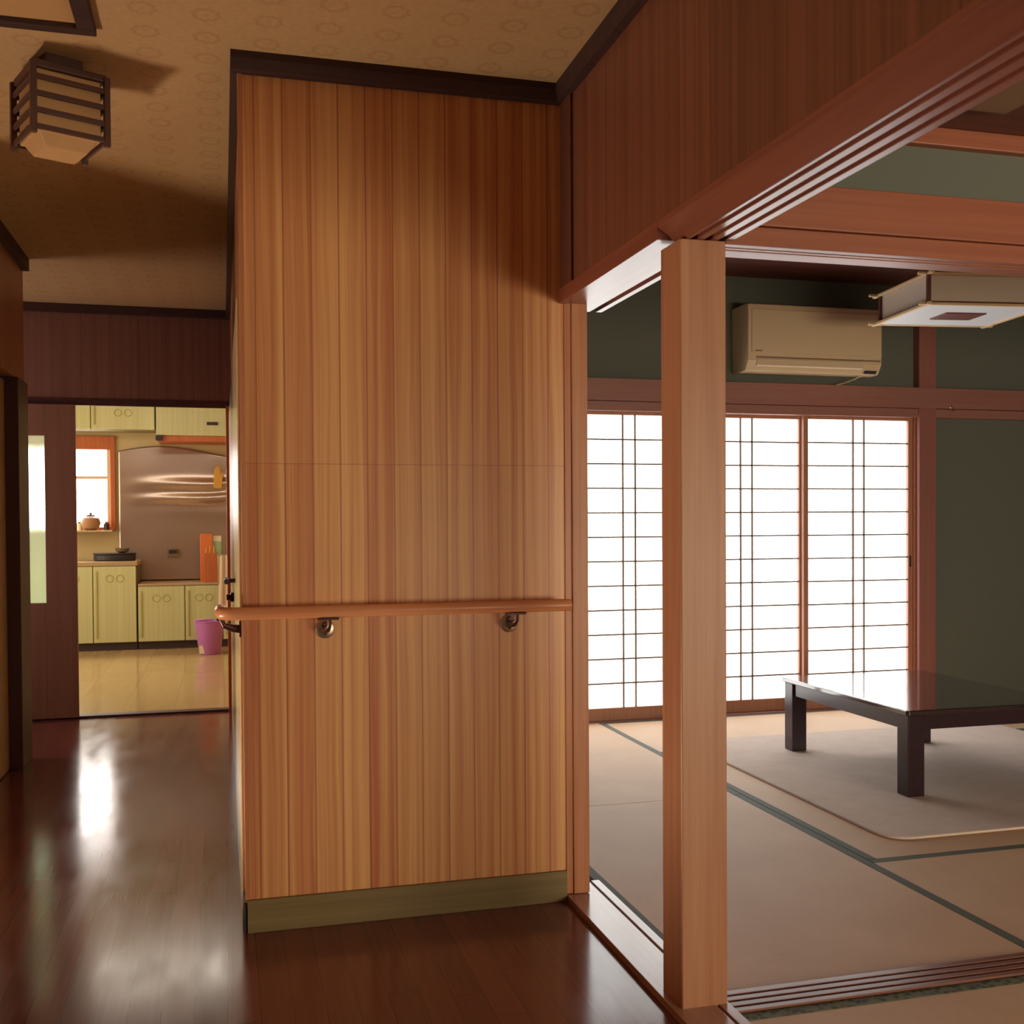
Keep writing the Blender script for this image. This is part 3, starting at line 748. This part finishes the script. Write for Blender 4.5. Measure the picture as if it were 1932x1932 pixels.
# things in the kitchen
t = thing('dish_tray', 'dark oval dish tray lying on the sink worktop under the window', 'tray', (-.965, 10.66, .815))
def ell(cx, cy, a, b_, n=28): return [(cx+a*math.cos(2*PI*i/n), cy+b_*math.sin(2*PI*i/n)) for i in range(n)]
MB().prism(ell(-.965, 10.66, .185, .10), .816, .875, 'z').build('tray', 'black', t, .012)
MB().prism(ell(-.965, 10.66, .19, .105), .875, .890, 'z').build('rim', 'black', t, .004)
b = MB().lathe([(.025, .890), (.055, .905), (.066, .935), (.062, .935), (.02, .9)], (-.90, 10.66, 0), 24).build('bowl', 'ac_dark', None, 0, True)
tag(b, 'small grey-brown bowl resting on the dark dish tray', 'bowl')
t = thing('round_pot', 'round brown pot with a grey lid on the kitchen windowsill', 'pot', (-1.20, 11.07, 1.13))
MB().lathe([(.04, 1.10), (.075, 1.12), (.092, 1.17), (.075, 1.215), (.04, 1.23)], (-1.20, 10.93, .0), 24).build('body', 'brown', t, 0, True)
MB().lathe([(.045, 1.231), (.04, 1.246), (.012, 1.25), (.012, 1.268)], (-1.20, 10.93, 0), 20).build('lid', 'steel_dark', t, 0, True)
sh = B(-2.28, -1.0, 10.84, 11.02, 1.085, 1.10).build('window_shelf', 'tile', None, .003)
tag(sh, 'narrow pale shelf along the foot of the kitchen window', 'shelf')
for x, m_, n_, lb in ((-1.30, 'sticker', 'jar', 'white jar at the left of the brown pot on the window shelf'), (-1.06, 'steel_dark', 'small_bottle', 'small dark bottle at the right of the brown pot on the window shelf')):
    t = thing(n_, lb, n_.split('_')[-1], (x, 10.93, 1.10))
    MB().lathe([(.026, 1.10), (.028, 1.15), (.022, 1.165)], (x, 10.93, 0), 18).build('body', m_, t, 0, True)
    MB().lathe([(.016, 1.165), (.016, 1.182)], (x, 10.93, 0), 16).build('lid', 'ac_dark', t, 0, True)

t = thing('pink_bucket', 'tapered pink plastic bin with a white sticker on the kitchen floor', 'bin', (-.115, 9.95, 0))
MB().lathe([(.088, 0), (.092, .006), (.128, .285), (.134, .290), (.134, .300), (.124, .300), (.088, .012)], (-.115, 9.95, 0), 40).build('body', 'pink', t, 0, True)
MB().tube([(-.245, 9.95, .297), (-.225, 9.87, .310), (-.16, 9.825, .318), (-.115, 9.815, .320)], .007, 8).build('rim_grip', 'pink', t, 0, True)
MB().prism([(-.205, .015), (-.160, .015), (-.157, .085), (-.205, .085)], 9.868, 9.872, 'y').build('sticker', 'sticker', t)

# orange board, rack, carton, towel, mitt
t = thing('cutting_board', 'orange-brown cutting board standing on the low worktop', 'cutting board', (-.16, 10.72, .605))
MB().prism([(-.205, .605), (-.09, .605), (-.09, 1.05), (-.10, 1.06), (-.195, 1.06), (-.205, 1.05)], 10.72, 10.745, 'y').build('board', 'orange', t, .004)
t = thing('utensil_rack', 'brown utensil box in front of the orange cutting board', 'rack', (-.10, 10.65, .605))
MB().box(-.165, -.045, 10.60, 10.70, .605, .88).build('box', 'orange_wood', t, .004)
for k, x in enumerate((-.15, -.115, -.08)):
    MB().tube([(x, 10.65, .87), (x+.005, 10.65, .93+.01*k)], .008, 8).build('utensil_handle', 'yellow', t, 0, True)
t = thing('carton', 'small mint and white carton standing behind the utensil box', 'carton', (-.045, 10.77, .605))
B(-.085, -.01, 10.75, 10.80, .605, .99).build('box', 'mint', t, .003)
MB().prism([(10.75, .99), (10.775, 1.04), (10.80, .99)], -.085, -.01, 'x').build('top', 'sticker', t)
def towel():
    mb = MB(); g = []; n = 24
    for j in range(13):
        z = .86-j*.045; row = []
        for i in range(n+1):
            u = i/n; sp = 1+.35*j/12
            row.append(mb.b.verts.new((.015+(u-.5)*.105*sp+.012*j/12, 10.435+.010*math.sin(u*14+j*.15), z)))
        g.append(row)
    for j in range(12):
        for i in range(n): mb.b.faces.new((g[j][i], g[j][i+1], g[j+1][i+1], g[j+1][i]))
    t = thing('towel', 'pale towel hanging over a rod beside the pink bin', 'towel', (.02, 10.44, .86))
    o = mb.build('cloth', 'cloth', t, 0, True); sd = o.modifiers.new('thick', 'SOLIDIFY'); sd.thickness = .005
    MB().tube([(-.05, 10.44, .862), (.10, 10.44, .862), (.28, 10.44, .862)], .006, 10).tube([(.27, 10.44, .862), (.27, 10.44, .60), (.27, 10.478, .57)], .006, 10).tube([(-.04, 10.44, .862), (-.04, 10.44, .60), (-.04, 10.478, .57)], .006, 10).build('rod', 'chrome', t, 0, True)
towel()
t = thing('oven_mitt', 'yellow oven mitt hanging on the metal sheet by the door edge', 'mitt', (-.03, 10.98, 1.72))
MB().prism([(-.075, 1.50), (.0, 1.50), (.01, 1.60), (.02, 1.64), (.005, 1.66), (-.01, 1.63), (-.01, 1.69), (-.03, 1.72), (-.06, 1.70), (-.075, 1.62)], 10.955, 10.985, 'y').build('mitt', 'yellow', t, .008)
MB().tube([(-.035, 10.97, 1.715), (-.035, 10.985, 1.745), (-.035, 11.005, 1.75)], .004, 8).build('loop', 'yellow', t)
